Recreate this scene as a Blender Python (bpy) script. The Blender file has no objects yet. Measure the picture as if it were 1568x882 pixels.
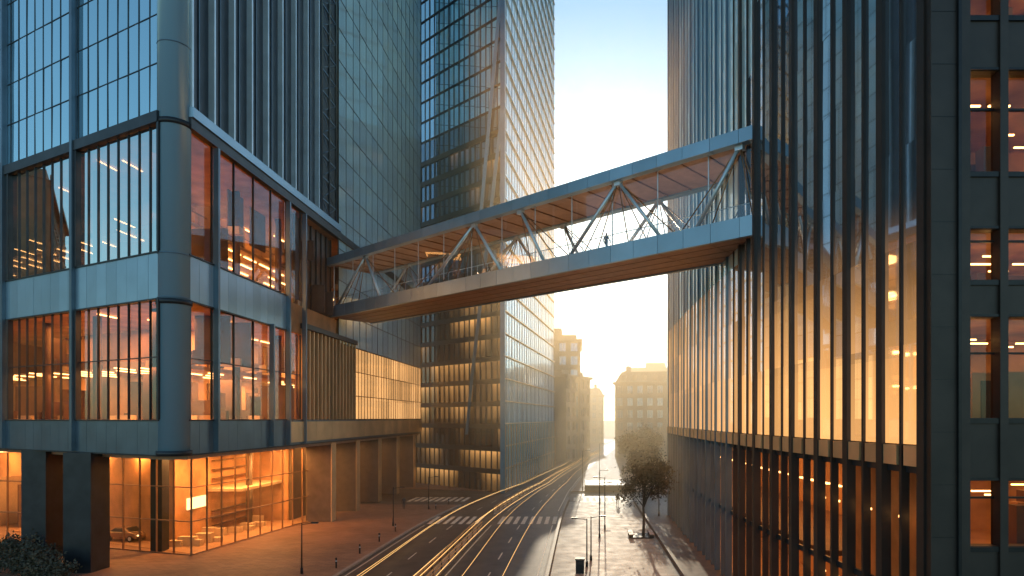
import bpy, math, random
from mathutils import Vector, Matrix
random.seed(7)
R = random.random
def U(a,b): return a+(b-a)*R()
scene = bpy.context.scene
COL = scene.collection

# ------------------------------------------------------------------ materials
def newmat(name):
    m = bpy.data.materials.new(name); m.use_nodes = True
    nt = m.node_tree; nt.nodes.clear()
    out = nt.nodes.new('ShaderNodeOutputMaterial')
    return m, nt, out
def ramp(nt, src, c0, c1, p0=0.3, p1=0.7):
    r = nt.nodes.new('ShaderNodeValToRGB')
    r.color_ramp.elements[0].position = p0; r.color_ramp.elements[1].position = p1
    r.color_ramp.elements[0].color = (*c0,1); r.color_ramp.elements[1].color = (*c1,1)
    nt.links.new(src, r.inputs[0]); return r.outputs[0]
def noise(nt, scale, detail=4, vec=None):
    n = nt.nodes.new('ShaderNodeTexNoise'); n.inputs['Scale'].default_value = scale
    n.inputs['Detail'].default_value = detail
    if vec is None:
        tc = nt.nodes.new('ShaderNodeNewGeometry'); vec = tc.outputs['Position']
    nt.links.new(vec, n.inputs['Vector']); return n.outputs['Fac']
def math_(nt, op, a, b=0.0):
    n = nt.nodes.new('ShaderNodeMath'); n.operation=op
    for i,x in enumerate((a,b)):
        if isinstance(x,(int,float)): n.inputs[i].default_value=x
        else: nt.links.new(x,n.inputs[i])
    return n.outputs[0]
def M(name, c, rough=0.5, metal=0.0, var=0.25, scale=0.6, bump=0.0, island=0.0, bscale=8):
    m, nt, out = newmat(name)
    b = nt.nodes.new('ShaderNodeBsdfPrincipled')
    nt.links.new(b.outputs[0], out.inputs[0])
    f = noise(nt, scale, 6)
    c0 = tuple(max(0,x*(1-var)) for x in c); c1 = tuple(min(1,x*(1+var)) for x in c)
    col = ramp(nt, f, c0, c1)
    if island:
        g = nt.nodes.new('ShaderNodeNewGeometry')
        mr = nt.nodes.new('ShaderNodeMapRange'); mr.inputs[3].default_value=1-island; mr.inputs[4].default_value=1+island
        nt.links.new(g.outputs['Random Per Island'], mr.inputs[0])
        mx = nt.nodes.new('ShaderNodeVectorMath'); mx.operation='SCALE'
        nt.links.new(col, mx.inputs[0]); nt.links.new(mr.outputs[0], mx.inputs['Scale']); col = mx.outputs[0]
    nt.links.new(col, b.inputs['Base Color'])
    b.inputs['Metallic'].default_value = metal
    mr = nt.nodes.new('ShaderNodeMapRange'); mr.inputs[3].default_value=max(0.02,rough*0.9); mr.inputs[4].default_value=min(1,rough*1.1)
    nt.links.new(noise(nt, scale*3, 3), mr.inputs[0]); nt.links.new(mr.outputs[0], b.inputs['Roughness'])
    if bump:
        bp = nt.nodes.new('ShaderNodeBump'); bp.inputs['Strength'].default_value = bump; bp.inputs['Distance'].default_value=0.02
        nt.links.new(noise(nt, bscale, 6), bp.inputs['Height']); nt.links.new(bp.outputs[0], b.inputs['Normal'])
    return m
def thin_glass(name, tint=(0.8,0.8,0.78), refl=0.12, gcol=(0.85,0.93,1.0)):
    m, nt, out = newmat(name)
    t = nt.nodes.new('ShaderNodeBsdfTransparent'); t.inputs[0].default_value=(*tint,1)
    g = nt.nodes.new('ShaderNodeBsdfGlossy'); g.inputs['Color'].default_value=(*gcol,1); g.inputs['Roughness'].default_value=0.01
    fr = nt.nodes.new('ShaderNodeFresnel'); fr.inputs[0].default_value=1.5
    ad = nt.nodes.new('ShaderNodeMath'); ad.operation='ADD'; ad.use_clamp=True; ad.inputs[1].default_value=refl
    nt.links.new(fr.outputs[0], ad.inputs[0])
    mx = nt.nodes.new('ShaderNodeMixShader')
    nt.links.new(ad.outputs[0], mx.inputs[0]); nt.links.new(t.outputs[0], mx.inputs[1]); nt.links.new(g.outputs[0], mx.inputs[2])
    nt.links.new(mx.outputs[0], out.inputs[0]); return m
def mirror_glass(name, body, gcol, fac=0.45, lit=0.0, litcol=(1,0.45,0.12), lits=1.5, rough=0.02, var=0.5, storey=3.9, zfade=None):
    """curtain wall glass: body colour behind, strong reflection, pane-to-pane variation, lit rooms per storey, painted glow at full lit.
    lit: share of each floor that has its lights on; zfade=(z0,z1): painted glow fades out with height"""
    m, nt, out = newmat(name)
    geo = nt.nodes.new('ShaderNodeNewGeometry')
    d = nt.nodes.new('ShaderNodeBsdfDiffuse')
    col = ramp(nt, geo.outputs['Random Per Island'], tuple(x*(1-var) for x in body), tuple(min(1,x*(1+var)) for x in body),0,1)
    nt.links.new(col, d.inputs[0])
    base = d.outputs[0]
    if lit>0:
        sx = nt.nodes.new('ShaderNodeSeparateXYZ'); nt.links.new(geo.outputs['Position'], sx.inputs[0])
        zz = math_(nt,'DIVIDE',sx.outputs[2],storey)
        fl = math_(nt,'FLOOR',zz); fc = math_(nt,'FRACT',zz)
        cb = nt.nodes.new('ShaderNodeCombineXYZ')
        nt.links.new(math_(nt,'MULTIPLY',sx.outputs[0],.09),cb.inputs[0]); nt.links.new(math_(nt,'MULTIPLY',sx.outputs[1],.09),cb.inputs[1])
        nt.links.new(math_(nt,'MULTIPLY',fl,5.37),cb.inputs[2])
        if lit<1:
            mr = nt.nodes.new('ShaderNodeMapRange'); mr.inputs[1].default_value=.60-lit*.3; mr.inputs[2].default_value=.80-lit*.3
            nt.links.new(noise(nt,1.0,2,cb.outputs[0]),mr.inputs[0]); zone=mr.outputs[0]
            grad = math_(nt,'ADD',math_(nt,'MULTIPLY',math_(nt,'POWER',fc,2.5),1.1),.12)
        else:
            zone = math_(nt,'ADD',noise(nt,.6,1,cb.outputs[0]),.35); grad=1.0
        isl = math_(nt,'ADD',math_(nt,'MULTIPLY',geo.outputs['Random Per Island'],0.6),0.7)
        s = math_(nt,'MULTIPLY',math_(nt,'MULTIPLY',zone,isl),math_(nt,'MULTIPLY',grad,lits))
        if zfade:
            mz = nt.nodes.new('ShaderNodeMapRange'); mz.interpolation_type='SMOOTHSTEP'
            mz.inputs[1].default_value=zfade[1]; mz.inputs[2].default_value=zfade[0]
            nt.links.new(math_(nt,'SUBTRACT',sx.outputs[2],math_(nt,'MULTIPLY',sx.outputs[1],zfade[2])),mz.inputs[0]); s=math_(nt,'MULTIPLY',s,mz.outputs[0])
        em = nt.nodes.new('ShaderNodeEmission'); em.inputs[0].default_value=(*litcol,1); nt.links.new(s, em.inputs[1])
        a = nt.nodes.new('ShaderNodeAddShader'); nt.links.new(base,a.inputs[0]); nt.links.new(em.outputs[0],a.inputs[1]); base=a.outputs[0]
    g = nt.nodes.new('ShaderNodeBsdfGlossy'); g.inputs['Color'].default_value=(*gcol,1); g.inputs['Roughness'].default_value=rough
    lw = nt.nodes.new('ShaderNodeLayerWeight'); lw.inputs[0].default_value=0.5
    mr = nt.nodes.new('ShaderNodeMapRange'); mr.inputs[3].default_value=fac; mr.inputs[4].default_value=min(.95,fac+0.35)
    nt.links.new(lw.outputs['Facing'], mr.inputs[0])
    mx = nt.nodes.new('ShaderNodeMixShader')
    nt.links.new(mr.outputs[0], mx.inputs[0]); nt.links.new(base, mx.inputs[1]); nt.links.new(g.outputs[0], mx.inputs[2])
    nt.links.new(mx.outputs[0], out.inputs[0]); return m
def emis(name, c, s):
    m, nt, out = newmat(name)
    e = nt.nodes.new('ShaderNodeEmission'); e.inputs[0].default_value=(*c,1); e.inputs[1].default_value=s
    nt.links.new(e.outputs[0], out.inputs[0]); return m
def tiles(name, c, sx, sy, rough=0.45, mortar=0.6, ms=0.02, rot=0):
    m, nt, out = newmat(name)
    b = nt.nodes.new('ShaderNodeBsdfPrincipled'); nt.links.new(b.outputs[0], out.inputs[0])
    g = nt.nodes.new('ShaderNodeNewGeometry')
    mp = nt.nodes.new('ShaderNodeMapping'); mp.inputs['Rotation'].default_value[2]=rot
    nt.links.new(g.outputs['Position'], mp.inputs[0])
    br = nt.nodes.new('ShaderNodeTexBrick'); br.offset=0.5
    br.inputs['Scale'].default_value=1.0; br.inputs['Brick Width'].default_value=sx; br.inputs['Row Height'].default_value=sy
    br.inputs['Mortar Size'].default_value=ms
    br.inputs['Color1'].default_value=(*[x*0.85 for x in c],1); br.inputs['Color2'].default_value=(*[min(1,x*1.12) for x in c],1)
    br.inputs['Mortar'].default_value=(*[x*mortar for x in c],1)
    nt.links.new(mp.outputs[0], br.inputs['Vector'])
    mul = nt.nodes.new('ShaderNodeMix'); mul.data_type='RGBA'; mul.blend_type='MULTIPLY'; mul.inputs[0].default_value=0.7
    nt.links.new(br.outputs['Color'], mul.inputs[6])
    nt.links.new(ramp(nt, noise(nt,0.25,8), (0.55,0.55,0.55),(1,1,1),0.3,0.65), mul.inputs[7])
    nt.links.new(mul.outputs[2], b.inputs['Base Color'])
    mr = nt.nodes.new('ShaderNodeMapRange'); mr.inputs[3].default_value=rough*0.8; mr.inputs[4].default_value=min(1,rough*1.2)
    nt.links.new(noise(nt,0.8,4), mr.inputs[0]); nt.links.new(mr.outputs[0], b.inputs['Roughness'])
    b.inputs['Specular IOR Level'].default_value=.4
    return m

m_blue   = M('blue_metal_panel',(0.30,0.43,0.54),0.34,0.5,0.08,0.4,island=0.10)
m_blued  = M('dark_blue_metal',(0.12,0.17,0.22),0.35,0.6,0.15,0.4)
m_column = M('polished_blue_steel',(0.26,0.44,0.60),0.25,0.3,0.03,0.15)
m_dark   = M('dark_anodised_frame',(0.035,0.038,0.045),0.4,0.5,0.25,0.8)
m_darkb  = M('dark_brown_frame',(0.032,0.022,0.018),0.5,0.1,0.25,0.8)
m_bronze = M('bronze_fin',(0.30,0.16,0.08),0.4,0.5,0.2,0.6)
m_fin    = M('light_fin',(0.60,0.68,0.74),0.35,0.5,0.12,0.6)
m_stoned = M('dark_stone',(0.10,0.07,0.055),0.5,0.0,0.3,1.2,0.2)
m_soffit = M('timber_soffit',(0.34,0.20,0.13),0.5,0.0,0.15,1.5)
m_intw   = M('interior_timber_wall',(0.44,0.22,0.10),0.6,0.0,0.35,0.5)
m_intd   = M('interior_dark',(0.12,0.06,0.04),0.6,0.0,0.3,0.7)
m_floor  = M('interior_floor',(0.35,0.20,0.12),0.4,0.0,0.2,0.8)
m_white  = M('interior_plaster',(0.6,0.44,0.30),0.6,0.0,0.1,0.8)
m_gold   = M('gold_bronze_panel',(0.68,0.43,0.22),0.4,0.5,0.15,0.5,island=0.15)
m_stone  = M('limestone',(0.34,0.27,0.20),0.8,0.0,0.2,0.25,0.3)
m_slate  = M('slate_roof',(0.12,0.11,0.11),0.6,0.0,0.2,0.5)
m_asph   = M('asphalt',(0.070,0.052,0.040),0.52,0.0,0.35,0.5,0.3,bscale=30)
m_ground = M('ground_surface',(0.10,0.085,0.07),0.8,0.0,0.3,0.1,0.2)
m_paint  = M('road_paint',(0.7,0.60,0.46),0.6,0.0,0.25,2.5)
m_kerb   = M('kerb_granite',(0.3,0.25,0.21),0.6,0.0,0.2,2)
m_plaza  = tiles('plaza_stone',(0.48,0.39,0.30),1.2,0.6,0.58)
m_pave   = tiles('pavement_brick',(0.30,0.16,0.10),0.8,0.4,0.6)
m_iron   = M('black_iron',(0.02,0.02,0.022),0.4,0.5,0.2,3)
m_bark   = M('bark',(0.06,0.045,0.035),0.85,0.0,0.3,5,0.6)
m_leaf   = M('foliage',(0.06,0.05,0.028),0.6,0.0,0.4,1.5,island=0.5)
m_cloth  = M('dark_cloth',(0.03,0.03,0.04),0.8,0.0,0.2,4)
m_car    = M('car_paint',(0.40,0.27,0.18),0.2,0.5,0.05,2)
m_tyre   = M('tyre_rubber',(0.02,0.02,0.02),0.8,0.0,0.2,4)
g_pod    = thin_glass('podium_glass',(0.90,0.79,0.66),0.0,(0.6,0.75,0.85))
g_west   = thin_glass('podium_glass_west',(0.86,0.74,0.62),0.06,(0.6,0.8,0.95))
g_westu  = thin_glass('podium_glass_reflective',(0.55,0.5,0.44),0.62,(0.85,1.0,1.0))
g_bal    = thin_glass('balustrade_glass',(0.93,0.95,0.97),0.04)
g_tower  = mirror_glass('blue_curtain_glass',(0.18,0.36,0.48),(0.70,0.92,1.0),0.60,var=.2)
g_skypaint   = mirror_glass('painted_sky_glass',(0.70,0.88,0.97),(0.8,0.97,1.0),0.22,rough=0.06,var=0.12)  # pale body colour stands in for the bright sky reflection
g_darkf  = mirror_glass('dark_glass',(0.035,0.06,0.085),(0.55,0.75,0.9),0.32)
g_facet  = mirror_glass('faceted_glass',(0.04,0.045,0.05),(0.5,0.68,0.8),0.28,lit=0.25,lits=0.8)
g_facetl = mirror_glass('faceted_glass_low',(0.07,0.04,0.022),(0.45,0.42,0.4),0.12,lit=0.58,lits=1.6)
g_facetr = mirror_glass('faceted_glass_light',(0.46,0.54,0.55),(0.85,0.95,1.0),0.25,rough=0.08,var=.12)
g_right  = mirror_glass('fin_wall_glass',(0.07,0.08,0.09),(0.8,0.9,1.0),0.42,rough=0.03,var=.4,lit=1,lits=2.6,litcol=(1,.47,.14),zfade=(7,18.5,.15))  # emission paints the golden sky glow that the panes would reflect
g_rightl = thin_glass('fin_wall_glass_low',(0.78,0.68,0.58),0.08,(0.9,0.85,0.8))
g_gold   = mirror_glass('gold_glass',(0.5,0.28,0.12),(1.0,0.8,0.55),0.22,lit=1,lits=2.0,litcol=(1,.50,.17),rough=0.1,var=0.15)  # emission paints a sunlit gleam onto the gold panels
e_warm   = emis('warm_luminaire',(1.0,0.55,0.2),10)
e_soft   = emis('warm_panel',(1.0,0.62,0.28),4)
e_trail  = emis('headlight_trail',(1.0,0.55,0.18),2.4)

# ------------------------------------------------------------------ mesh builder
class MB:
    def __init__(s): s.v=[]; s.f=[]; s.mi=[]; s.mats=[]; s.sm=[]
    def m(s, mat):
        if mat not in s.mats: s.mats.append(mat)
        return s.mats.index(mat)
    def face(s, pts, mat, smooth=False):
        i=len(s.v); s.v += [tuple(p) for p in pts]; s.f.append(tuple(range(i,i+len(pts)))); s.mi.append(s.m(mat)); s.sm.append(smooth)
    def hexa(s, b, t, mat):
        i=len(s.v); n=len(b); s.v += [tuple(p) for p in b]+[tuple(p) for p in t]; k=s.m(mat)
        s.f.append(tuple(reversed(range(i,i+n)))); s.f.append(tuple(range(i+n,i+2*n))); s.mi+=[k,k]; s.sm+=[False,False]
        for a in range(n):
            c=(a+1)%n; s.f.append((i+a,i+c,i+n+c,i+n+a)); s.mi.append(k); s.sm.append(False)
    def box(s,x0,x1,y0,y1,z0,z1,mat):
        s.hexa([(x0,y0,z0),(x1,y0,z0),(x1,y1,z0),(x0,y1,z0)],[(x0,y0,z1),(x1,y0,z1),(x1,y1,z1),(x0,y1,z1)],mat)
    def prism(s,pts,z0,z1,mat):
        s.hexa([(p[0],p[1],z0) for p in pts],[(p[0],p[1],z1) for p in pts],mat)
    def tube(s,a,b,r0,r1,mat,n=8,smooth=True):
        a=Vector(a);b=Vector(b);d=(b-a)
        if d.length<1e-6:return
        d.normalize(); q=d.to_track_quat('Z','Y'); i=len(s.v); k=s.m(mat)
        for p,r in((a,r0),(b,r1)):
            for j in range(n):
                t=2*math.pi*j/n; s.v.append(tuple(p+q@Vector((math.cos(t)*r,math.sin(t)*r,0))))
        for j in range(n):
            c=(j+1)%n; s.f.append((i+j,i+c,i+n+c,i+n+j)); s.mi.append(k); s.sm.append(smooth)
        s.f.append(tuple(reversed(range(i,i+n)))); s.f.append(tuple(range(i+n,i+2*n))); s.mi+=[k,k]; s.sm+=[False,False]
    def obj(s,name,parent=None):
        me=bpy.data.meshes.new(name); me.from_pydata(s.v,[],s.f)
        for m in s.mats: me.materials.append(m)
        me.polygons.foreach_set('material_index',s.mi); me.polygons.foreach_set('use_smooth',s.sm); me.update()
        o=bpy.data.objects.new(name,me); COL.objects.link(o)
        if parent: o.parent=parent
        return o
def empty(name,loc=(0,0,0)):
    e=bpy.data.objects.new(name,None); COL.objects.link(e); e.location=loc; e.empty_display_size=1; return e
class Face:   # vertical facade plane; outward normal is to the right of u
    def __init__(s,a,b):
        s.o=Vector((a[0],a[1])); d=Vector((b[0],b[1]))-s.o; s.L=d.length; s.u=d.normalized(); s.n=Vector((s.u.y,-s.u.x))
    def p(s,u,n,z):
        q=s.o+s.u*u+s.n*n; return (q.x,q.y,z)
    def box(s,mb,u0,u1,n0,n1,z0,z1,mat):
        mb.hexa([s.p(u0,n1,z0),s.p(u1,n1,z0),s.p(u1,n0,z0),s.p(u0,n0,z0)],[s.p(u0,n1,z1),s.p(u1,n1,z1),s.p(u1,n0,z1),s.p(u0,n0,z1)],mat)
    def pane(s,mb,u0,u1,z0,z1,n,mat,j=0.006,col=0.0):
        a=U(-j,j); b=U(-j,j)
        mb.face([s.p(u0,n-a-b-col,z0),s.p(u1,n+a-b+col,z0),s.p(u1,n+a+b+col,z1),s.p(u0,n-a+b-col,z1)],mat)
    def panes(s,mb,us,zs,n,mat,j=0.006):
        for a,b in zip(us,us[1:]):
            for c,d in zip(zs,zs[1:]): s.pane(mb,a,b,c,d,n,mat,j)
def fr(a,b,step):
    k=max(1,round((b-a)/step)); return [a+(b-a)*i/k for i in range(k+1)]
def lamp_area(name,loc,sx,sy,power,parent,col=(1,.46,.14)):
    l=bpy.data.lights.new(name,'AREA'); l.shape='RECTANGLE'; l.size=sx; l.size_y=sy; l.energy=power; l.color=col
    o=bpy.data.objects.new(name,l); COL.objects.link(o); o.location=loc; o.parent=parent; return o

# ------------------------------------------------------------------ LEFT: podium + tower
left=empty('glass_office_tower')
CX,CY,CR=-31.8,51.2,1.15
wdir=Vector((-0.889,0.458)); nW=Vector((-0.458,-0.889))
Wc=Vector((CX,CY))+nW*1.0
Wend=Wc+wdir*59
W=Face(Wend,Wc); S=Face((-30.8,51.2),(-30.8,126))   # S: u=y-51.2
LW=W.L
def sy(y): return y-51.2
foot=[(-31.0,51.6),(-31.0,125.8),(-85,125.8),(-85,78.6),(-33.0,51.6)]
foot_core=[(-41,66),(-41,118),(-80,118),(-80,86.2)]
fb=MB()
ZT=135
levels_band=[(10.15,12.75),(22.25,25.75),(35.75,36.6)]
sl=MB()
for z0,z1 in levels_band:
    sl.prism(foot,z0+0.02,z1-0.3,m_intw)
for zm in (17.5,30.6):
    sl.prism([(-35.5,58.5),(-35.5,125),(-84,125),(-84,83.5)],zm,zm+0.35,m_white)
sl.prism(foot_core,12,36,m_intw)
sl.prism(foot,36.7,ZT,m_dark)
sl.obj('floor_slabs',left)
it=MB()
def ring(x,y,marg=1.5):
    if x>-31.8-marg*0.3: return False
    w=Vector((x,y))-Wc
    if w.dot(nW)>-marg: return False
    if x<-41.2:
        w2=Vector((x+41,y-66)); 
        if w2.dot(nW)<0 and x<-41: return False
    return y<118
for zf in (12.5,17.85,25.5,30.95):
    for i in range(170):
        x=U(-70,-33); y=U(53,95)
        if not ring(x,y,2.5 if zf in(12.5,25.5) else 6): continue
        k=R()
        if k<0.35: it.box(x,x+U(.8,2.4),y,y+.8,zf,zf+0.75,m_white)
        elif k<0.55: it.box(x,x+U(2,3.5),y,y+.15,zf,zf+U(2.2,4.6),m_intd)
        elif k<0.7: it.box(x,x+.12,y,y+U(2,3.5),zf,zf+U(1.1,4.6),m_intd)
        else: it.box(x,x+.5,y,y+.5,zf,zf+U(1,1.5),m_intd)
for zc in (12.5,25.5):
    for y in range(56,120,9):
        it.tube((-34.2,y,zc),(-34.2,y,zc+10),.35,.35,m_intd,12)
    for k in range(6,50,9):
        q=Wc+wdir*k-nW*3; it.tube((q.x,q.y,zc),(q.x,q.y,zc+10),.35,.35,m_intd,12)
C1=Face((-40.98,66),(-40.98,118))
for zc in (12.6,17.9,25.6,31.0):
    for u in fr(0,52,3.2): C1.box(it,u-.7,u+.7,.0,.12,zc,zc+4.2,m_intd if R()<.55 else m_white)
for zm in (17.85,30.95):
    it.tube((-35.6,58.5,zm+1.05),(-35.6,118,zm+1.05),.04,.04,m_dark,6)
    for y in range(59,118,2): it.tube((-35.6,y,zm),(-35.6,y,zm+1.05),.03,.03,m_dark,5)
it.obj('interior_fitout',left)
lt=MB()
for zc in (22.22,17.48,35.72,30.58):
    y=54
    while y<117:
        x=-33.6 if zc in (22.22,35.72) else -36.5
        while x>-72:
            if ring(x,y,1.5) and ring(x,y+2,1.5) and R()<(0.6 if zc<18 or (30<zc<31) else 0.10):
                lt.box(x-.07,x+.07,y,y+2.6,zc-.12,zc-.04,e_warm)
            x-=2.2
        y+=3.4
lt.obj('ceiling_lights',left)
for zc,pw in ((22.0,1250),(17.3,1500),(35.5,750),(30.4,1000)):
    for y in (58,68,78): lamp_area('room_light',(-37.5,y,zc),4,7,pw,left)
    for k in (10,21,32): 
        q=Wc+wdir*k-nW*6; lamp_area('room_light',(q.x,q.y,zc),7,4,pw*(.75 if zc<23 else .5),left)
for (z0,z1),mt in zip(levels_band,(m_blued,m_blue,m_dark)):
    for F,u0,u1 in((W,0,LW),(S,0.0,sy(68.5) if z0>20 and z0<30 else sy(126))):
        if z0>30: F.box(fb,u0,u1,-0.2,0.35,z0,z1,mt); continue
        us=fr(u0,u1,1.46)
        for a,b in zip(us,us[1:]): F.box(fb,a+.012,b-.012,-0.2,0.12+U(0,.012),z0,z1,mt)
        F.box(fb,u0,u1,-0.3,-0.19,z0+.01,z1-.01,m_dark)
        F.box(fb,u0,u1,-0.2,0.22,z0-.12,z0-.003,m_dark); F.box(fb,u0,u1,-0.2,0.22,z1+.003,z1+.12,m_dark)
for a,b in zip(fr(sy(68.5),sy(126),2.4),fr(sy(68.5),sy(126),2.4)[1:]): S.box(fb,a+.02,b-.02,0.15,0.3,10.4,12.6,m_gold)
gl=MB()
for (z0,z1) in ((12.9,22.1),(25.9,35.7)):
    us=fr(0,LW,1.46); W.panes(gl,us,[z0,z1],-.05,g_west if z0<20 else g_westu,.004)
    for i,u in enumerate(us):
        th=i%8==0
        W.box(fb,u-(.12 if th else .025),u+(.12 if th else .025),-.12,.3 if th else .05,z0-.02,z1+.02,m_dark)
    us=fr(0,sy(72),3.4); S.panes(gl,us,[z0,z1],-.05,g_pod,.004)
    for u in us: S.box(fb,u-.03,u+.03,-.12,.06,z0-.02,z1+.02,m_dark)
    zmid=z0+(z1-z0)*.52
    if z0<20: S.box(fb,0,sy(72),-.1,.05,zmid,zmid+.08,m_dark); W.box(fb,0,LW,-.1,.05,zmid,zmid+.08,m_dark)
gl.obj('podium_glazing',left)
for y in (54.8,64.7,68.3,72.3):
    S.box(fb,sy(y)-.14,sy(y)+.14,.1,.55,10.2,35.6 if y!=64.7 else 22.3,m_blued)
for u in (LW-12.2,LW-24.4,LW-36.6):
    W.box(fb,u-.18,u+.18,.02,.45,10.2,ZT,m_blued)
cc=MB()
cc.tube((CX,CY,10.1),(CX,CY,ZT),CR,CR,m_column,40)
for z in (22.3,25.7,42):
    cc.tube((CX,CY,z-.04),(CX,CY,z+.04),CR+.03,CR+.03,m_blued,40)
for z in (10.25,22.0,35.9): cc.tube((CX,CY,z-.2),(CX,CY,z+.2),CR+.10,CR+.10,m_dark,40)
cc.obj('corner_column',left)
fm=MB()
S.box(fm,sy(72.5),sy(89),-.9,-.7,12.8,22.4,m_intw)
us=fr(sy(72.8),sy(89),1.15)
for u in us: S.box(fm,u-.10,u+.10,-.68,.25,12.76,22.9,m_gold)
S.box(fm,sy(72.4),sy(89.2),-.9,.45,22.95,23.5,m_dark)
S.box(fm,sy(72.4),sy(83),-1.4,-1.0,23.5,35.6,m_intd)
for u in fr(sy(72.4),sy(83),1.5): S.box(fm,u-.05,u+.05,-1.0,-.8,23.5,35.6,m_dark)
fm.obj('fin_screen',left)
tg=MB(); tf=MB()
zs=fr(36.7,ZT,3.75)
usW=fr(0,LW,1.46)
W.panes(tg,usW,zs,0,g_tower,.010)
for i,u in enumerate(usW): W.box(tf,u-.025,u+.025,-.05,.05,36.6,ZT,m_dark)
for z in zs[1:]: W.box(tf,0,LW,-.05,.04,z-.035,z+.035,m_dark)
usS=fr(0.3,sy(78),1.6)
for a,b in zip(usS,usS[1:]):
    cj=U(-.05,.05)
    for c,d in zip(zs,zs[1:]): S.pane(tg,a,b,c,d,-.35,g_darkf,.012,cj)
for z in zs[1:]: S.box(tf,0.3,sy(78),-.4,-.22,z-.1,z+.1,m_blued)
for i,u in enumerate(usS):
    if i%2==0: S.box(tf,u-.11,u+.11,-.3,.30,36.6,ZT,m_fin)
    else: S.box(tf,u-.04,u+.04,-.36,-.1,36.6,ZT,m_blued)
S.box(tf,0,sy(83),-.2,.5,36.62,37.4,m_blue)
lat=MB(); S.box(lat,sy(78),sy(83),-1.2,-.9,36.7,ZT,m_dark)
z=36.8
while z<ZT-3:
    for a,b in((78.3,82.7),(82.7,78.3)):
        lat.tube(S.p(sy(a),-.2,z),S.p(sy(b),-.2,z+2.6),.08,.08,m_blued,6)
    S.box(lat,sy(78.2),sy(82.8),-.3,-.1,z-.1,z+.1,m_blued); z+=2.6
for y in (78.2,80.5,82.8): lat.tube(S.p(sy(y),-.1,36.7),S.p(sy(y),-.1,ZT),.12,.12,m_blued,8)
lat.obj('lattice_bracing',left)
zs2=fr(22.6,ZT,4.0); us2=fr(sy(83.2),sy(126),2.6)
S.panes(tg,us2,zs2,.05,g_skypaint,.012)
for u in us2: S.box(tf,u-.05,u+.05,0,.08,22.6,ZT,m_dark)
for z in zs2: S.box(tf,sy(83.2),sy(126),0,.075,z-.06,z+.06,m_dark)
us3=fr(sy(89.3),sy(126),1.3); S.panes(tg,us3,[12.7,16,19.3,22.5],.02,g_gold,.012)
for u in us3: S.box(tf,u-.04,u+.04,0,.1,12.7,22.5,m_bronze)
for z in (16,19.3): S.box(tf,sy(89.3),sy(126),0,.12,z-.05,z+.05,m_bronze)
tg.obj('tower_glazing',left); tf.obj('tower_mullions',left)
S2=Face((-30.8,126.05),(-85,126.05)); S2.box(fb,0,S2.L,-.2,0,10.2,ZT,m_blued)
fb.obj('podium_frame',left)
# ground floor
gf=MB()
gf.prism(foot,9.7,10.1,m_soffit)
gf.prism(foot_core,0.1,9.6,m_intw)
gf.prism([(-36,61.5),(-33.5,82),(-33.5,125),(-84,125),(-84,83)],0.135,0.17,m_floor)
L1=Face((-36.3,61),(-33.7,82)); L2=Face((-48.6,65),(-36.3,61)); L3=Face((-84,73),(-48.6,65))
lg=MB()
for F in (L1,L2,L3):
    us=fr(0,F.L,2.1); F.panes(lg,us,[.2,3.3,6.5,9.7],0,g_pod,.004)
    for u in us: F.box(gf,u-.04,u+.04,-.08,.08,.15,9.7,m_bronze)
    for z in (.2,3.3,6.5): F.box(gf,0,F.L,-.06,.06,z-.05,z+.05,m_bronze)
lg.obj('lobby_glazing',left)
gf.box(-41,-36.5,82,82.4,.15,9.7,m_intw); gf.box(-36.6,-36.2,82,124,.15,9.7,m_stoned)
for y in (81,90,100,110,121): gf.box(-34.0,-30.9,y,y+1.5,.13,9.7,m_stoned); gf.box(-30.89,-30.8,y,y+1.5,.13,9.9,m_gold)  # gold street face puts the sunlit pier edge into the colour
gf.box(-42.9,-40.6,54.2,56.4,0.1,10.1,m_dark); gf.box(-50.3,-48.1,58.8,61,0.1,10.1,m_dark)
gf.box(-66,-64,66,68,0.1,10.1,m_dark)
gf.box(-41.3,-40.2,62.8,63.9,0.1,10.1,m_dark)
gf.box(-41,-37.2,72,82,4.9,5.2,m_white)
for x,y in ((-38.5,76),(-46,74),(-60,79)): gf.tube((x,y,.15),(x,y,9.7),.35,.35,m_stoned,12)
for i in range(14):
    x=U(-42,-38);y=U(64,80); gf.box(x,x+U(.6,1.8),y,y+.7,.17,U(.6,1.2),m_white)
for k in (6,7,8):
    x=-44-k*3.1; gf.box(x,x+.12,70+k*.9,76+k*.7,.17,U(3,6),m_intd if k%2 else m_white)
for z in (1,1.8,2.6,6.2,7.2,8.2): gf.box(-40.9,-40.5,72.5,81,z,z+.08,m_intd)
gf.obj('ground_floor_structure',left)
ll=MB()
ll.box(-40.95,-40.85,68,71.5,3.4,4.6,e_soft)
for x in range(-78,-35,3):
    for y in range(64,82,3):
        if (Vector((x,y))-Vector((-48.6,65))).dot(Vector((.2,-.97)))<-1.2 and x<-37.5 and R()<.35:
            ll.box(x,x+1.6,y,y+.16,9.5,9.6,e_warm)
ll.obj('lobby_lights',left)
for x,y,pw in ((-38.5,65.5,1400),(-37,72,1600),(-36,78,1600),(-46,69,1600),(-53,72,1900),(-62,76,1800),(-72,79,1600)): lamp_area('room_light',(x,y,9.3),2.4,3,pw,left)
lamp_area('room_light',(-37.8,77,4.7),2,6,400,left)
for y in (86,96,106,116): lamp_area('soffit_light',(-34.9,y,9.5),1,3,350,left)

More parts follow.
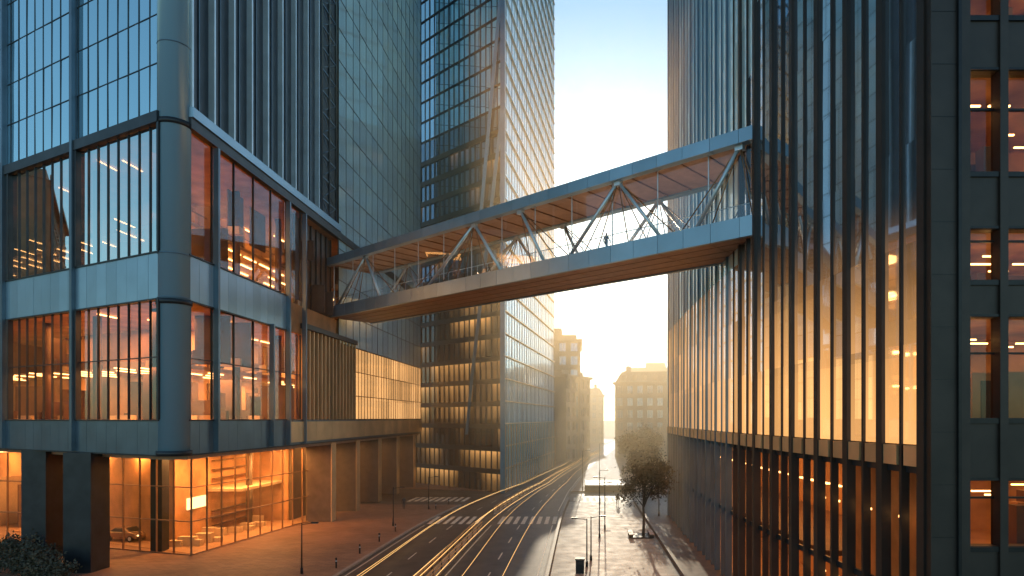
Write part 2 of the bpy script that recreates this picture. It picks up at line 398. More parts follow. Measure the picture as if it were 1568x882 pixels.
# ------------------------------------------------------------------ parked car in lobby showroom
def car(loc,rot):
    e=empty('parked_car',loc); e.rotation_euler[2]=rot
    mb=MB()
    prof=[(-2.2,.35),(-2.2,.75),(-2.0,.95),(-1.3,1.0),(-.75,1.38),(.55,1.42),(1.25,1.02),(2.0,.9),(2.25,.7),(2.25,.35)]
    w=.88
    mb.hexa([(x,-w*(.97 if z<.6 else 1)*(1 if z<1.05 else .8),z) for x,z in prof],[(x,w*(1 if z<1.05 else .8),z) for x,z in prof],m_car)
    b=mb.obj('body',e); bv=b.modifiers.new('b','BEVEL'); bv.width=.07; bv.segments=3
    g=MB()
    for s in(-1,1):
        g.face([(-1.15,s*.9,1.02),(1.05,s*.9,1.02),(.5,s*.76,1.36),(-.7,s*.76,1.34)],m_dark)
    g.face([(1.3,-.62,1.04),(1.3,.62,1.04),(.62,.58,1.41),(.62,-.58,1.41)],m_dark)
    g.face([(-1.36,-.62,1.03),(-1.36,.62,1.03),(-.82,.58,1.38),(-.82,-.58,1.38)],m_dark)
    g.obj('windows',e)
    wh=MB()
    for x in(-1.35,1.4):
        for s in(-1,1):
            wh.tube((x,s*.70,.33),(x,s*.93,.33),.33,.33,m_tyre,20); wh.tube((x,s*.92,.33),(x,s*.945,.33),.2,.2,m_fin,12)
    wh.obj('wheels',e)
    l=MB()
    for s in(-1,1): l.box(2.2,2.27,s*.6-.2,s*.6+.2,.62,.76,e_soft)
    l.obj('headlamps',e)
car((-47.6,68.6,.17),math.radians(-14))

# ------------------------------------------------------------------ faceted dark tower
ft=empty('faceted_skyscraper')
FA=Face((-36,133),(-13.3,113)); FB=Face((-13.3,113),(-6.9,173))
mb=MB(); mb.prism([(-13.5,113.4),(-7.3,172.8),(-46,177),(-46,142),(-35.9,133.6)],0,150,m_dark)
mb.obj('core',ft)
g=MB(); f=MB()
zsA=fr(0.0,150,3.9); usA=fr(0,FA.L,1.5)
for a,b in zip(usA,usA[1:]):
    for c,d in zip(zsA,zsA[1:]):
        FA.pane(g,a,b,c,d,-.1 if c<60 else .0, g_facetl if c<32 else (g_facet if c<64 else g_tower),.012)
for i,u in enumerate(usA): FA.box(f,u-.05,u+.05,-.12,.10 if i%2 else .16,0.1,150,m_dark)
for z in zsA: FA.box(f,0,FA.L,-.12,.18,z-(.75 if z<64 else .12),z+.12,m_darkb if z<64 else m_dark)
zsB=fr(0.2,150,3.9); usB=fr(0,FB.L,2.4)
FB.panes(g,usB,zsB,0,g_facetr,.015)
for i,u in enumerate(usB): FB.box(f,u-.05,u+.05,-.05,.08,0,150,m_blued if i%2 else m_fin)
for z in zsB: FB.box(f,0,FB.L,-.05,.3,z-.1,z+.1,m_gold if z<48 else m_fin)  # lower slab edges gold: caught sunlight put into the colour
for u in fr(0,FB.L,2.4): FB.box(f,u-.08,u+.08,.31,.5,.1,11.8,m_gold)  # gold base fins, the golden street glow painted as colour
def brace(u0,z0,u1,z1,r,m):
    f.tube(FA.p(u0,.35,z0),FA.p(u1,.35,z1),r,r,m,4,False)
brace(FA.L+.2,66,FA.L-8,20,.4,m_blued); brace(FA.L+.6,92,FA.L-5.5,49,.4,m_blued)
brace(FA.L-8,20,FA.L-9.5,10,.35,m_blued)
f.box(-13.75,-12.95,112.6,113.4,0,150,m_blued)
g.obj('glazing',ft); f.obj('frame',ft)

# ------------------------------------------------------------------ right curved fin building
rb=empty('curved_glass_tower')
def rx(y):
    pts=[(20,14.9),(26,13.95),(30,13.35),(38,12.4),(46,11.9),(55,11.6),(70,11.5),(88,11.8)]
    for (a,xa),(b,xb) in zip(pts,pts[1:]):
        if y<=b: t=(y-a)/(b-a); return xa+(xb-xa)*t
    return pts[-1][1]
ys=[26.4]
while ys[-1]<88: ys.append(ys[-1]+1.35+0.02*(ys[-1]-26))
ys[-1]=88.2
g=MB(); f=MB(); lo=MB(); li=MB()
ZR=125
zsR=[11.9,16.1,20.3,24.5]+fr(28.7,ZR,4.2)
for i,(a,b) in enumerate(zip(ys,ys[1:])):
    A=(rx(b),b); B=(rx(a),a); F=Face(A,B)   # u from far to near ; outward -x
    L=F.L
    ym=(a+b)/2
    cj=U(-.05,.05)*(1 if ym<50 else .3)
    for c,d in zip(zsR,zsR[1:]):
        pale = (ym>48 and c>24) or (c>31 and ym>48-min(12,(c-31)*.55))  # pale zone paints the sweep of reflected sky into the glass
        F.pane(g,0,L,c,d,-.03,g_skypaint if pale else g_right,.010,cj)
    big=i%2==0
    w=(.22 if big else .08) if a<50 else (.14 if big else .06)
    F.box(f,L-w,L+w,-.3,.16 if big else .08,0.1,ZR,m_darkb if a<50 else m_blued)
    F.box(f,0.24,L-.24,-.3,.10,11.0,11.85,m_gold)
    F.box(f,0,L,-.35,-.12,10.7,11.0,m_dark)
    F.pane(lo,0,L,.2,10.8,-.3,g_rightl,.006)
    F.box(f,0,L,-.36,-.2,5.4,5.7,m_dark)
    if a<36:
        F.box(li,.3,L*.6,-.75,-.6,8.6,8.7,e_warm)
        if R()<.7: F.box(li,.3,L*.6,-.75,-.6,4.6,4.7,e_warm)
    else:
        if R()<.8: F.box(li,.2,L*.7,-3.2,-3.0,8.9,9.0,e_warm)
        if R()<.5: F.box(li,.2,L*.7,-5.2,-5.0,5.2,5.3,e_warm)
body=[(rx(y)+.9,y) for y in (36,38,46,55,70,87.8)]+[(45,87.8),(45,36)]
mb=MB(); mb.prism(body,11.0,ZR,m_dark)
mb.prism([(rx(26.4)+.5,26.7),(rx(35.9)+.9,35.9),(15.1,35.9),(15.1,26.7)],11.0,ZR,m_darkb)
mb.box(14.9,15.1,26.7,35.9,.1,10.99,m_intw)
mb.prism([(x+(7 if x<40 else 0),y) for x,y in body],0.1,10.9,m_intw)
mb.prism(body,5.4,5.7,m_intd); mb.prism(body,0.13,.17,m_floor)
E=Face((45,88.2),(11.8,88.2)); usE=fr(0,E.L,2.4); E.panes(g,usE,fr(0,ZR,4.2),0,g_tower,.01)
mb.obj('core',rb); g.obj('glazing',rb); f.obj('fins',rb); lo.obj('ground_glazing',rb); li.obj('ceiling_lights',rb)
for y in (40,48,57,68,80): lamp_area('room_light',(rx(y)+4.5,y,10.3),3,6,650,rb); lamp_area('room_light',(rx(y)+4.5,y,5.2),3,6,450,rb)

# ------------------------------------------------------------------ near dark office block on the right
nb=empty('dark_office_building')
N=Face((13.85,26.0),(34,26.0))
wins=[(2.0,5.6),(7.9,10.5),(13.0,17.0),(18.5,20.5),(22.8,26.8),(29,33),(35,39),(41,45),(47,51)]
f=MB(); g=MB(); it=MB(); li=MB()
N.box(f,0,1.55,-.6,.25,0,56,m_darkb); N.box(f,1.0,1.12,.25,.4,0,56,m_iron)
for z in fr(0,56,2.1)[1:-1]: N.box(f,0.02,.98,.251,.262,z-.012,z+.012,m_iron)
cols=[1.55,2.95,4.9,6.9,8.9,10.9,12.9,14.9,16.9,20]
zprev=0
for z0,z1 in wins+[(56,56)]:
    N.box(f,1.56,20.1,-.5,.02,zprev,z0,m_darkb)
    N.box(f,1.56,20.1,.03,.10,z0-.22,z0-.02,m_iron)
    if z1>z0:
        N.box(f,1.56,20.1,.03,.10,z1+.02,z1+.12,m_iron)
        N.panes(g,cols,[z0,z1],-.3,g_pod,.004)
        N.box(f,1.56,20.1,-.36,-.24,(z0+z1)/2-.04+.6,(z0+z1)/2+.04+.6,m_iron)
        for k in range(9):
            for r in range(5):
                if R()<.5: 
                    u=cols[k]+U(.1,.5); N.box(li,u,u+.9,-1.4-r*1.4-.04,-1.4-r*1.4+.04,z1-.75,z1-.69,e_warm)
        for k in range(22):
            u=U(1.6,19); n=U(1.5,6.5); N.box(it,u,u+U(.4,1.5),-n-.6,-n,z0-.69,z0+U(.1,2.0),m_intd if R()<.7 else m_intw)
        lamp_area('room_light',(13.85+6,26+4.3,z1-.2),9,3,60 if z0>17 else 150,nb)
    zprev=z1
for u in cols[1:]: N.box(f,u-.16,u+.16,-.45,.16,0,56,m_darkb)
for z0,z1 in wins: N.box(it,1.5,20,-8,-.5,z0-.9,z0-.7,m_floor); N.box(it,1.5,20,-8,-.5,z1+.02,z1+.22,m_intw)
N.box(it,1.5,20,-8.3,-8,0,56,m_intw)
N.box(it,1.3,1.5,-8.3,-.6,0,56,m_intw); N.box(it,20.1,20.3,-8.3,0,0,56,m_dark)
N.box(it,0,20.3,-9,.2,56,57,m_dark)
f.obj('frame',nb); g.obj('glazing',nb); it.obj('interior',nb); li.obj('ceiling_lights',nb)

# ------------------------------------------------------------------ skybridge
br=empty('skybridge')
BL=Face((-31.2,82.2),(12.6,44.7)); BW=6.0; L=BL.L
zb,zd,zr,zt=25.6,27.0,32.15,33.1
st=MB(); gl=MB(); tr=MB()
def T(t): return t*L
us=fr(-1.0,L+.6,2.3)
for n0 in (0,-BW-.3):
    for a,b in zip(us,us[1:]):
        BL.box(st,a+.015,b-.015,n0,n0+.3+U(0,.01),zb,zd,m_blue)
        BL.box(st,a+.015,b-.015,n0-.25,n0+.45,zr,zt,m_blue)
    BL.box(st,-1,L+.6,n0+.03,n0+.26,zb+.02,zd-.02,m_dark); BL.box(st,-1,L+.6,n0-.2,n0+.4,zr+.02,zt-.02,m_dark)
BL.box(st,-1,L+.6,-BW,-.01,zb+.12,zd-.15,m_soffit)
BL.box(st,-1,L+.6,-BW-.01,-.25,zr+.15,zt-.1,m_soffit)
for u in fr(0,L,2.3): BL.box(st,u-.05,u+.05,-BW,-.27,zr+.05,zr+.145,m_bronze)
for u in fr(0,L,4.6): BL.box(st,u-.02,u+.02,-BW,-.01,zb+.095,zb+.115,m_bronze)
for n in (-1.5,-3,-4.5): BL.box(st,0,L,n-.015,n+.015,zb+.10,zb+.117,m_intd)
st.obj('deck_and_roof',br)
mem=[(.02,'b',.132,'t'),(.132,'t',.185,'b'),(.132,'t',.235,'b'),(.075,'b',.132,'t'),(.04,'b',.132,'t'),(.105,'b',.132,'t'),
     (.343,'b',.473,'t'),(.385,'b',.473,'t'),(.473,'t',.54,'b'),(.473,'t',.505,'b'),(.30,'b',.473,'t'),(.42,'b',.473,'t'),(.445,'b',.473,'t'),
     (.586,'t',.638,'b'),(.586,'t',.61,'b'),(.586,'t',.665,'b'),(.586,'t',.69,'b'),
     (.692,'b',.782,'t'),(.782,'t',.852,'b'),(.782,'t',.80,'b'),(.782,'t',.875,'b'),(.72,'b',.782,'t'),(.745,'b',.782,'t'),(.782,'t',.83,'b'),
     (.908,'b',.968,'t'),(.885,'b',.968,'t'),(.93,'b',.968,'t'),(.968,'t',.985,'b'),(.968,'t',1.0,'b')]
for n0 in (.02,-BW+.1):
    for a,ka,b,kb in mem:
        big=(a,b) in ((.343,.473),(.473,.54),(.586,.638),(.692,.782),(.782,.852),(.908,.968),(.02,.132),(.132,.185))
        za=zd if ka=='b' else zr; zb2=zd if kb=='b' else zr
        r=.15 if big else .045
        tr.tube(BL.p(T(a),n0-.1,za),BL.p(T(b),n0-.1,zb2),r,r,m_fin if big else m_bronze,8)
    for t in (.132,.473,.586,.782,.968): BL.box(tr,T(t)-.3,T(t)+.3,n0-.3,n0+.1,zr-.35,zr,m_fin)
tr.obj('truss',br)
rl=MB()
for n0 in (-.45,-BW+.5):
    rl.tube(BL.p(0,n0,zd+1.1),BL.p(L,n0,zd+1.1),.035,.035,m_fin,6)
    for u in fr(0,L,1.5): rl.tube(BL.p(u,n0,zd-.2),BL.p(u,n0,zd+1.1),.025,.025,m_fin,5)
    BL.panes(gl,fr(0,L,3.0),[zd-.1,zd+1.05],n0+.04,g_bal,.003)
BL.panes(gl,fr(0,L,4.6),[zd,zr],-.28,g_bal,.004)
for u in fr(0,L,4.6): BL.box(rl,u-.03,u+.03,-.33,-.25,zd,zr,m_fin)
rl.obj('handrail',br); gl.obj('glazing',br)
# uplights along the handrail wash the timber roof
for t in (.08,.24,.4,.56,.72,.88):
    x,y,_=BL.p(T(t),-3,0); o=lamp_area('bridge_light',(x,y,zd+.2),5,.3,85,br,(1,.62,.34)); o.rotation_euler=(math.pi,0,math.atan2(BL.u.y,BL.u.x))

# ------------------------------------------------------------------ people
def person(loc,rot,s=1.0):
    vs=[(0,0,.95),(0,0,1.2),(0,.0,1.42),(0,.02,1.52),(0,.03,1.64),(0,.02,1.72),
        (-.1,0,.9),(-.11,.16,.5),(-.11,.06,.08),(-.11,.2,.04),
        (.1,0,.9),(.11,-.02,.5),(.11,-.26,.12),(.11,-.14,.04),
        (-.2,0,1.4),(-.25,-.1,1.12),(-.25,.04,.88),(-.25,.09,.80),
        (.2,0,1.4),(.25,.1,1.12),(.25,.24,.92),(.25,.3,.86)]
    es=[(0,1),(1,2),(2,3),(3,4),(4,5),(0,6),(6,7),(7,8),(8,9),(0,10),(10,11),(11,12),(12,13),(2,14),(14,15),(15,16),(16,17),(2,18),(18,19),(19,20),(20,21)]
    rad=[.15,.14,.15,.055,.1,.085,.1,.07,.045,.04,.1,.07,.045,.04,.07,.05,.038,.035,.07,.05,.038,.035]
    me=bpy.data.meshes.new('pedestrian'); me.from_pydata([(a*s,b*s,c*s) for a,b,c in vs],es,[])
    o=bpy.data.objects.new('pedestrian',me); COL.objects.link(o); o.location=loc; o.rotation_euler[2]=rot
    me.materials.append(m_cloth)
    sk=o.modifiers.new('skin','SKIN')
    for i,r in enumerate(rad): me.skin_vertices[0].data[i].radius=(r*s,r*s*.85)
    me.skin_vertices[0].data[0].use_root=True
    sb=o.modifiers.new('sub','SUBSURF'); sb.levels=1; sb.render_levels=2
    return o
def on_bridge(t,n): 
    return BL.p(T(t),n,zd-.15)
person(on_bridge(.748,-1.0),math.radians(-50),1.0)
person(on_bridge(.325,-1.2),math.radians(120)); person(on_bridge(.47,-2.0),math.radians(-50)); person(on_bridge(.95,-2),math.radians(100))
for x,y,r in ((-24.8,92,190),(5.5,96,0)): person((x,y,.13),math.radians(r))

# ------------------------------------------------------------------ ground, roads, pavements
mb=MB(); mb.face([(-1500,-400,0),(1500,-400,0),(1500,3000,0),(-1500,3000,0)],m_ground); mb.obj('ground')
def curve_pts(ctrl,n=60):
    out=[]
    y0,y1=ctrl[0][0],ctrl[-1][0]
    def cr(t,p0,p1,p2,p3): return .5*((2*p1)+(-p0+p2)*t+(2*p0-5*p1+4*p2-p3)*t*t+(-p0+3*p1-3*p2+p3)*t**3)
    for i in range(n+1):
        y=y0+(y1-y0)*i/n
        for k in range(len(ctrl)-1):
            if y<=ctrl[k+1][0]+1e-6: break
        t=(y-ctrl[k][0])/(ctrl[k+1][0]-ctrl[k][0])
        g=lambda q: ctrl[max(0,min(len(ctrl)-1,q))][1]
        out.append((cr(t,g(k-1),g(k),g(k+1),g(k+2)),y))
    return out
Lc=[(-20,-20),(30,-20),(54,-19.8),(81,-19.2),(100,-17.0),(124,-12.2),(169,-6.2),(230,1.5),(400,22)]
Rc=[(-20,-3.1),(30,-3.1),(54,-3.0),(81,-2.8),(100,-2.2),(124,-1.0),(169,2.8),(230,10),(400,30)]
LP=curve_pts(Lc,140); RP=curve_pts(Rc,140)
def strip(mb,A,B,z,mat):
    for i in range(len(A)-1): mb.face([(*A[i],z),(*B[i],z),(*B[i+1],z),(*A[i+1],z)],mat)
def lerpP(t): return [((1-t)*a[0]+t*b[0],a[1]) for a,b in zip(LP,RP)]
mb=MB(); strip(mb,LP,RP,.008,m_asph)
mb.face([(-120,100,.004),(-16.5,100,.004),(-15,111,.004),(-120,141,.004)],m_asph)
mb.face([(-2.1,101,.004),(60,101,.004),(60,112,.004),(-1.5,112,.004)],m_asph)
mb.obj('road')
mk=MB()
def dash(t,w,on,off,y0=-20,y1=400):
    P=lerpP(t)
    def X(y):
        i=min(len(P)-2,max(0,int((y+20)/420*140))); q=(y-P[i][1])/(P[i+1][1]-P[i][1]); return P[i][0]+(P[i+1][0]-P[i][0])*q
    y=y0
    while y<y1:
        e=min(y1,y+on)
        if not (76<y<89):
            mk.face([(X(y)-w,y,.013),(X(y)+w,y,.013),(X(e)+w,e,.013),(X(e)-w,e,.013)],m_paint)
        y+=on+off
dash(.03,.06,3,0); dash(.97,.06,3,0); dash(.235,.06,3,5); dash(.73,.06,3,5); dash(.52,.06,3,0); dash(.40,.06,3,0)
for k in range(34):
    x=-18.8+k*.48*1.0
    if k%2==0 and not(-12.9<x<-10.2): mk.face([(x,80,.013),(x+.5,80,.013),(x+.5,86,.013),(x,86,.013)],m_paint)
for k in range(9): mk.face([(-27+k*1.05,101.5,.013),(-26.4+k*1.05,101.5,.013),(-26.2+k*1.05,107,.013),(-26.8+k*1.05,107,.013)],m_paint)
for k in range(12): mk.face([(-1+k*1.0,102,.013),(-.5+k,102,.013),(-.5+k,106.5,.013),(-1+k,106.5,.013)],m_paint)
mk.obj('road_markings')
def pave(name,pts,mat,h=.13):
    mb=MB(); mb.prism(pts,-.05,h,mat); o=mb.obj(name); return o
lp=[p for p in LP if p[1]<99.5]
pave('pavement',[(-120,-20)]+[(-20.35,-20)]+[(x-.35,y) for x,y in lp if y>-19]+[(-120,99.5)],m_pave)
lp2=[p for p in LP if 113<p[1]<399]
pave('pavement',[(x-.35,y) for x,y in lp2]+[(-200,399),(-200,140),(-40,122)],m_pave)
rp=[p for p in RP if p[1]<100.5]
pave('plaza',[(x+.3,y) for x,y in rp]+[(8.2,100.5),(8.2,-20)],m_plaza)
pave('pavement',[(8.5,-20),(60,-20),(60,100.5),(8.5,100.5)],m_stoned,.12)
rp2=[p for p in RP if 113<p[1]<399]
pave('pavement',[(120,113),(120,399)]+[(x+.3,y) for x,y in reversed(rp2)],m_pave)
kb=MB()
def kerb(P,off,w,h=.15):
    for a,b in zip(P,P[1:]):
        kb.hexa([(a[0]+off,a[1],0),(a[0]+off+w,a[1],0),(b[0]+off+w,b[1],0),(b[0]+off,b[1],0)],[(a[0]+off,a[1],h),(a[0]+off+w,a[1],h),(b[0]+off+w,b[1],h),(b[0]+off,b[1],h)],m_kerb)
kerb(lp,-.35,.33); kerb(lp2,-.35,.33); kerb(rp,-.0,.3); kerb(rp2,0,.3)
kb.obj('kerb')
pp=MB()
for a,b in zip(rp,rp[1:]):
    pp.hexa([(a[0]+.32,a[1],.1),(a[0]+.6,a[1],.1),(b[0]+.6,b[1],.1),(b[0]+.32,b[1],.1)],[(a[0]+.32,a[1],.85),(a[0]+.6,a[1],.85),(b[0]+.6,b[1],.85),(b[0]+.32,b[1],.85)],m_stoned)
pp.obj('parapet_wall')
pp=MB()
pp.box(8.2,8.5,-20,100.5,.1,.6,m_stoned); pp.obj('low_wall')
md=MB()
mP=[p for p in lerpP(.46) if p[1]<260 ]
segs=[(a,b) for a,b in zip(mP,mP[1:]) if not 77<(a[1]+b[1])/2<89]
for a,b in segs:
    md.hexa([(a[0]-.5,a[1],0),(a[0]+.5,a[1],0),(b[0]+.5,b[1],0),(b[0]-.5,b[1],0)],[(a[0]-.5,a[1],.15),(a[0]+.5,a[1],.15),(b[0]+.5,b[1],.15),(b[0]-.5,b[1],.15)],m_kerb)
md.obj('median')
gr=MB()
for a,b in segs:
    for s in (-.4,.4):
        for z,h in ((.5,.12),(.85,.14)):
            gr.hexa([(a[0]+s-.03,a[1],z),(a[0]+s+.03,a[1],z),(b[0]+s+.03,b[1],z),(b[0]+s-.03,b[1],z)],[(a[0]+s-.03,a[1],z+h),(a[0]+s+.03,a[1],z+h),(b[0]+s+.03,b[1],z+h),(b[0]+s-.03,b[1],z+h)],m_gold)
        gr.tube((a[0]+s,a[1],.1),(a[0]+s,a[1],1.0),.05,.05,m_iron,6)
gr.obj('guard_rail')
lt=MB()
for t,z in ((.13,.62),(.155,.66),(.40,.5),(.43,.7),(.52,.6),(.62,.6),(.83,.62)):
    P=lerpP(t); P=[p for p in P if 30<p[1]<240]
    rr=.03 if .38<t<.55 else .017
    for i,(a,b) in enumerate(zip(P,P[1:])):
        lt.tube((a[0]+.2*math.sin(a[1]*.05+t*40),a[1],z),(b[0]+.2*math.sin(b[1]*.05+t*40),b[1],z),rr,rr,e_trail,4)
lt.obj('light_trail')

# ------------------------------------------------------------------ distant masonry buildings
def masonry(name,a,b,depth,z1,nf,bay=3.2,roof='flat',mat=m_stone):
    e=empty(name); F=Face(a,b); f=MB(); g=MB()
    q=[F.p(0,-.35,0)[:2],F.p(0,-depth,0)[:2],F.p(F.L,-depth,0)[:2],F.p(F.L,-.35,0)[:2]]
    f.prism(q,0,z1,mat)
    sides=[F,Face(F.p(F.L,0,0)[:2],F.p(F.L,-depth,0)[:2]),Face(F.p(0,-depth,0)[:2],F.p(0,0,0)[:2])]
    for s in sides:
        us=fr(0,s.L,bay); zs=fr(0,z1,z1/nf)
        for i,u in enumerate(us): s.box(f,max(0,u-.75),min(s.L,u+.75),-.34,0,0,z1,mat)
        for j,(c,d) in enumerate(zip(zs,zs[1:])):
            s.box(f,0,s.L,-.34,.03,c,c+1.0,mat); s.box(f,0,s.L,-.34,.03,d-.5,d-.002,mat)
            s.box(f,0,s.L,.031,.14,d-.28,d-.1,mat)
            for u0,u1 in zip(us,us[1:]):
                s.pane(g,u0+.7,u1-.7,c+1,d-.5,-.3,g_darkf,.004)
                s.box(f,u0+.72,u1-.72,.035,.2,c+.85,c+.99,mat)
                s.box(f,(u0+u1)/2-.05,(u0+u1)/2+.05,-.28,-.2,c+1,d-.5,m_white)
        s.box(f,-.5,s.L+.5,-.34,.7,z1,z1+.7,mat)
    if roof=='mansard':
        b0=[F.p(0,0,0)[:2],F.p(F.L,0,0)[:2],F.p(F.L,-depth,0)[:2],F.p(0,-depth,0)[:2]]
        t0=[F.p(2,-2,0)[:2],F.p(F.L-2,-2,0)[:2],F.p(F.L-2,-depth+2,0)[:2],F.p(2,-depth+2,0)[:2]]
        f.hexa([(x,y,z1+.7) for x,y in b0],[(x,y,z1+4.2) for x,y in t0],m_slate)
        for u in fr(3,F.L-3,3.2): F.box(f,u-.6,u+.6,-2.6,-.3,z1+.8,z1+3,mat)
        for u in (4,F.L-4): F.box(f,u-.8,u+.8,-5,-4,z1+4,z1+6.2,mat)
    else:
        F.box(f,1,F.L-1,-depth+2,-2,z1+.71,z1+2.2,mat); F.box(f,F.L*.3,F.L*.6,-depth*.6,-4,z1+2.2,z1+4.5,mat)
    f.obj('walls',e); g.obj('windows',e); return e
masonry('stone_apartment_building',(-14,196),(0,196),30,36,9)
masonry('stone_apartment_building',(-4,190),(3.2,205),20,25,6)
masonry('mansard_stone_building',(11.5,214),(34,210),40,24,6,roof='mansard')
masonry('mansard_stone_building',(-20,330),(12,330),30,24,6,roof='mansard')
masonry('stone_apartment_building',(21,300),(50,295),30,34,8)
masonry('stone_apartment_building',(36,130),(70,130),30,24,6)
masonry('brick_office_block',(-150,92),(-150,62),40,52,13,mat=M('brown_brick',(0.2,0.12,0.08),0.8))

# ------------------------------------------------------------------ trees & shrubs
def tree(name,loc,h,r,nl=2600,leaf=.16,seed=1):
    rnd=random.Random(seed); e=empty(name,loc); t=MB(); l=MB()
    hb=h*.42
    t.tube((0,0,0),(.05,.03,hb*.6),.17*h/8,.13*h/8,m_bark,10); t.tube((.05,.03,hb*.6),(0,.1,hb),.13*h/8,.11*h/8,m_bark,10)
    tips=[]
    for i in range(9):
        a=rnd.uniform(0,6.28); rr=r*rnd.uniform(.35,.8); zz=hb+(h-hb)*rnd.uniform(.25,.85)
        mid=(math.cos(a)*rr*.5,math.sin(a)*rr*.5,(hb+zz)/2+.2); tip=(math.cos(a)*rr,math.sin(a)*rr,zz)
        t.tube((0,.1,hb*rnd.uniform(.85,1)),mid,.07,.045,m_bark,6); t.tube(mid,tip,.045,.02,m_bark,5); tips.append(tip)
        for k in range(3):
            q=tuple(tip[j]+rnd.uniform(-.8,.8)*r*.4 for j in range(3)); t.tube(mid if k==0 else tip,q,.025,.01,m_bark,4); tips.append(q)
    for i in range(nl):
        c=rnd.choice(tips); v=Vector((rnd.gauss(0,1),rnd.gauss(0,1),rnd.gauss(0,.8)))*r*.17
        p=Vector(c)+v
        a=Vector((rnd.gauss(0,1),rnd.gauss(0,1),rnd.gauss(0,1))).normalized()*leaf; b=a.orthogonal().normalized()*leaf*.6
        l.face([p-a,p-b,p+a,p+b],m_leaf)
    t.obj('trunk',e); l.obj('crown',e); return e
tree('plaza_tree',(6.9,71,.13),8.2,3.0,3600,.15,3)
tree('street_tree',(9.8,98,.13),8.5,3.2,2600,.2,5)
tree('street_tree',(12,128,.13),10,4,2600,.25,6); tree('street_tree',(11.5,150,.13),9,3.5,2600,.28,8); tree('street_tree',(17,160,.13),11,4.5,2600,.28,9)
def shrub(loc,r,seed,n=2500):
    rnd=random.Random(seed); e=empty('shrub',loc); l=MB(); s=MB()
    for i in range(14):
        a=rnd.uniform(0,6.28); s.tube((0,0,0),(math.cos(a)*r*.6,math.sin(a)*r*.6,r*rnd.uniform(.5,1.1)),.03,.01,m_bark,4)
    cs=[(rnd.gauss(0,.5)*r,rnd.gauss(0,.4)*r,rnd.uniform(.2,1.1)*r) for _ in range(26)]
    for i in range(n):
        p=Vector(rnd.choice(cs))+Vector((rnd.gauss(0,1),rnd.gauss(0,1),rnd.gauss(0,1)))*r*.17
        if p.z<.02: p.z=.05
        a=Vector((rnd.gauss(0,1),rnd.gauss(0,1),rnd.gauss(0,1))).normalized()*.13; b=a.orthogonal().normalized()*.07
        l.face([p-a,p-b,p+a,p+b],m_leaf)
    s.obj('stems',e); l.obj('leaves',e)
shrub((-46.5,54.5,.13),2.0,1); shrub((-43.3,52.5,.13),1.6,2); shrub((-50,57,.13),1.8,3); shrub((-41.3,51,.13),1.2,4)

# ------------------------------------------------------------------ street furniture
def lamp(x,y,h=5.2,z=.13,arm=.9,rot=0):
    e=empty('street_lamp',(x,y,z)); e.rotation_euler[2]=rot; m=MB()
    m.tube((0,0,0),(0,0,.5),.12,.1,m_iron,10); m.tube((0,0,.5),(0,0,h),.065,.045,m_iron,8)
    m.tube((0,0,h-.15),(arm,0,h),.03,.025,m_iron,6); m.box(arm-.1,arm+.45,-.1,.1,h-.04,h+.06,m_iron)
    m.obj('post',e); k=MB(); k.box(arm,arm+.4,-.07,.07,h-.07,h-.042,m_white); k.obj('lens',e)
lamp(.6,56.5,4.2,rot=math.pi); lamp(1.0,59,4.0); lamp(2.1,70,6.0); lamp(2.9,76,6.0,rot=math.pi); lamp(10.4,86,5.5); lamp(-23,54,4.2); lamp(-22.3,78,4.6); lamp(-21.3,92,4.6)
lamp(.5,118,7); lamp(4.5,150,7); lamp(-15,128,7); lamp(3,99,5)
def bollards(pts):
    for x,y in pts:
        m=MB(); m.tube((x,y,.12),(x,y,.95),.07,.07,m_iron,10); m.tube((x,y,.95),(x,y,1.03),.09,.05,m_iron,10); m.tube((x,y,.7),(x,y,.78),.075,.075,m_fin,10); m.obj('bollard')
bollards([(-20.9,y) for y in (56,62,68,74)]+[(-20.3,92),(-19.5,97)])
m=MB(); m.box(-.35,.35,-.3,.3,0,1.1,m_iron); m.box(-.4,.4,-.35,.35,1.1,1.22,m_stoned); m.box(-.22,.22,-.31,-.301,.75,.95,m_darkb); o=m.obj('litter_bin'); o.location=(.0,54.3,.13)
m=MB(); m.box(-1.1,1.1,-1.3,1.3,0,.12,m_iron)
for sx in(-1,1): m.box(sx*1.1-.25,sx*1.1+.25,-1.5,1.5,.38,.48,m_soffit); m.box(sx*1.1-.2,sx*1.1+.2,-1.2,-1.0,0,.375,m_iron); m.box(sx*1.1-.2,sx*1.1+.2,1.0,1.2,0,.375,m_iron)
o=m.obj('park_bench'); o.location=(6.6,71,.131)
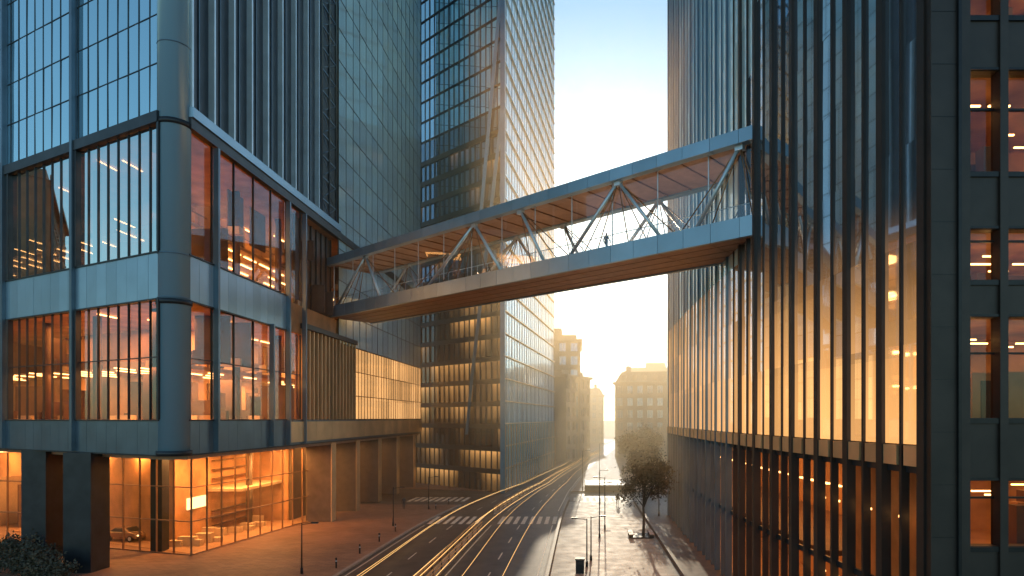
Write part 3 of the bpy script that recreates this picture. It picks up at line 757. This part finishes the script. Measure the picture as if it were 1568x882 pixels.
e=empty('planter',(4,116,.13)); m=MB(); m.box(-3,5.5,-1.2,9,0,1.0,m_stoned); m.box(-3.1,5.6,-1.3,-1.2,.9,1.08,m_kerb); m.obj('wall',e)

# ------------------------------------------------------------------ haze volumes
def haze(name,b,c,d,an):
    hz=MB(); hz.box(*b,m_white); ho=hz.obj(name)
    m,nt,out=newmat(name)
    vs=nt.nodes.new('ShaderNodeVolumeScatter'); vs.inputs['Color'].default_value=(*c,1); vs.inputs['Density'].default_value=d; vs.inputs['Anisotropy'].default_value=an
    nt.links.new(vs.outputs[0],out.inputs['Volume']); ho.data.materials.clear(); ho.data.materials.append(m)
haze('haze',(-75,60,60,480,-1,52),(1.0,.80,.50),.0056,.55)

# ------------------------------------------------------------------ light
EL=math.radians(11.5); AZ=math.radians(2)
w=bpy.data.worlds.new('World'); scene.world=w; w.use_nodes=True
nt=w.node_tree; bg=nt.nodes['Background']
sky=nt.nodes.new('ShaderNodeTexSky'); sky.sky_type='NISHITA'; sky.sun_disc=False
sky.sun_elevation=EL; sky.sun_rotation=AZ; sky.air_density=1.0; sky.dust_density=0.4; sky.ozone_density=2.0
vm=nt.nodes.new('ShaderNodeVectorMath'); vm.operation='MULTIPLY'; vm.inputs[1].default_value=(.88,1.0,.93)
nt.links.new(sky.outputs[0],vm.inputs[0]); nt.links.new(vm.outputs[0],bg.inputs[0]); bg.inputs[1].default_value=.26
sd=bpy.data.lights.new('sun','SUN'); sd.energy=5; sd.angle=math.radians(.5); sd.color=(1,.62,.29)
so=bpy.data.objects.new('sun',sd); COL.objects.link(so)
d=Vector((-math.sin(AZ)*math.cos(EL),-math.cos(AZ)*math.cos(EL),-math.sin(EL))); so.rotation_euler=d.to_track_quat('-Z','Y').to_euler()

# ------------------------------------------------------------------ camera
cd=bpy.data.cameras.new('camera'); co=bpy.data.objects.new('camera',cd); COL.objects.link(co)
co.location=(0,0,13); co.rotation_euler=(math.radians(90),0,0)
cd.sensor_width=36; cd.lens=36*1000/1568; cd.shift_x=-104/1568; cd.shift_y=199/1568; cd.clip_end=5000
scene.camera=co
scene.view_settings.view_transform='Standard'; scene.view_settings.look='None'; scene.view_settings.exposure=0
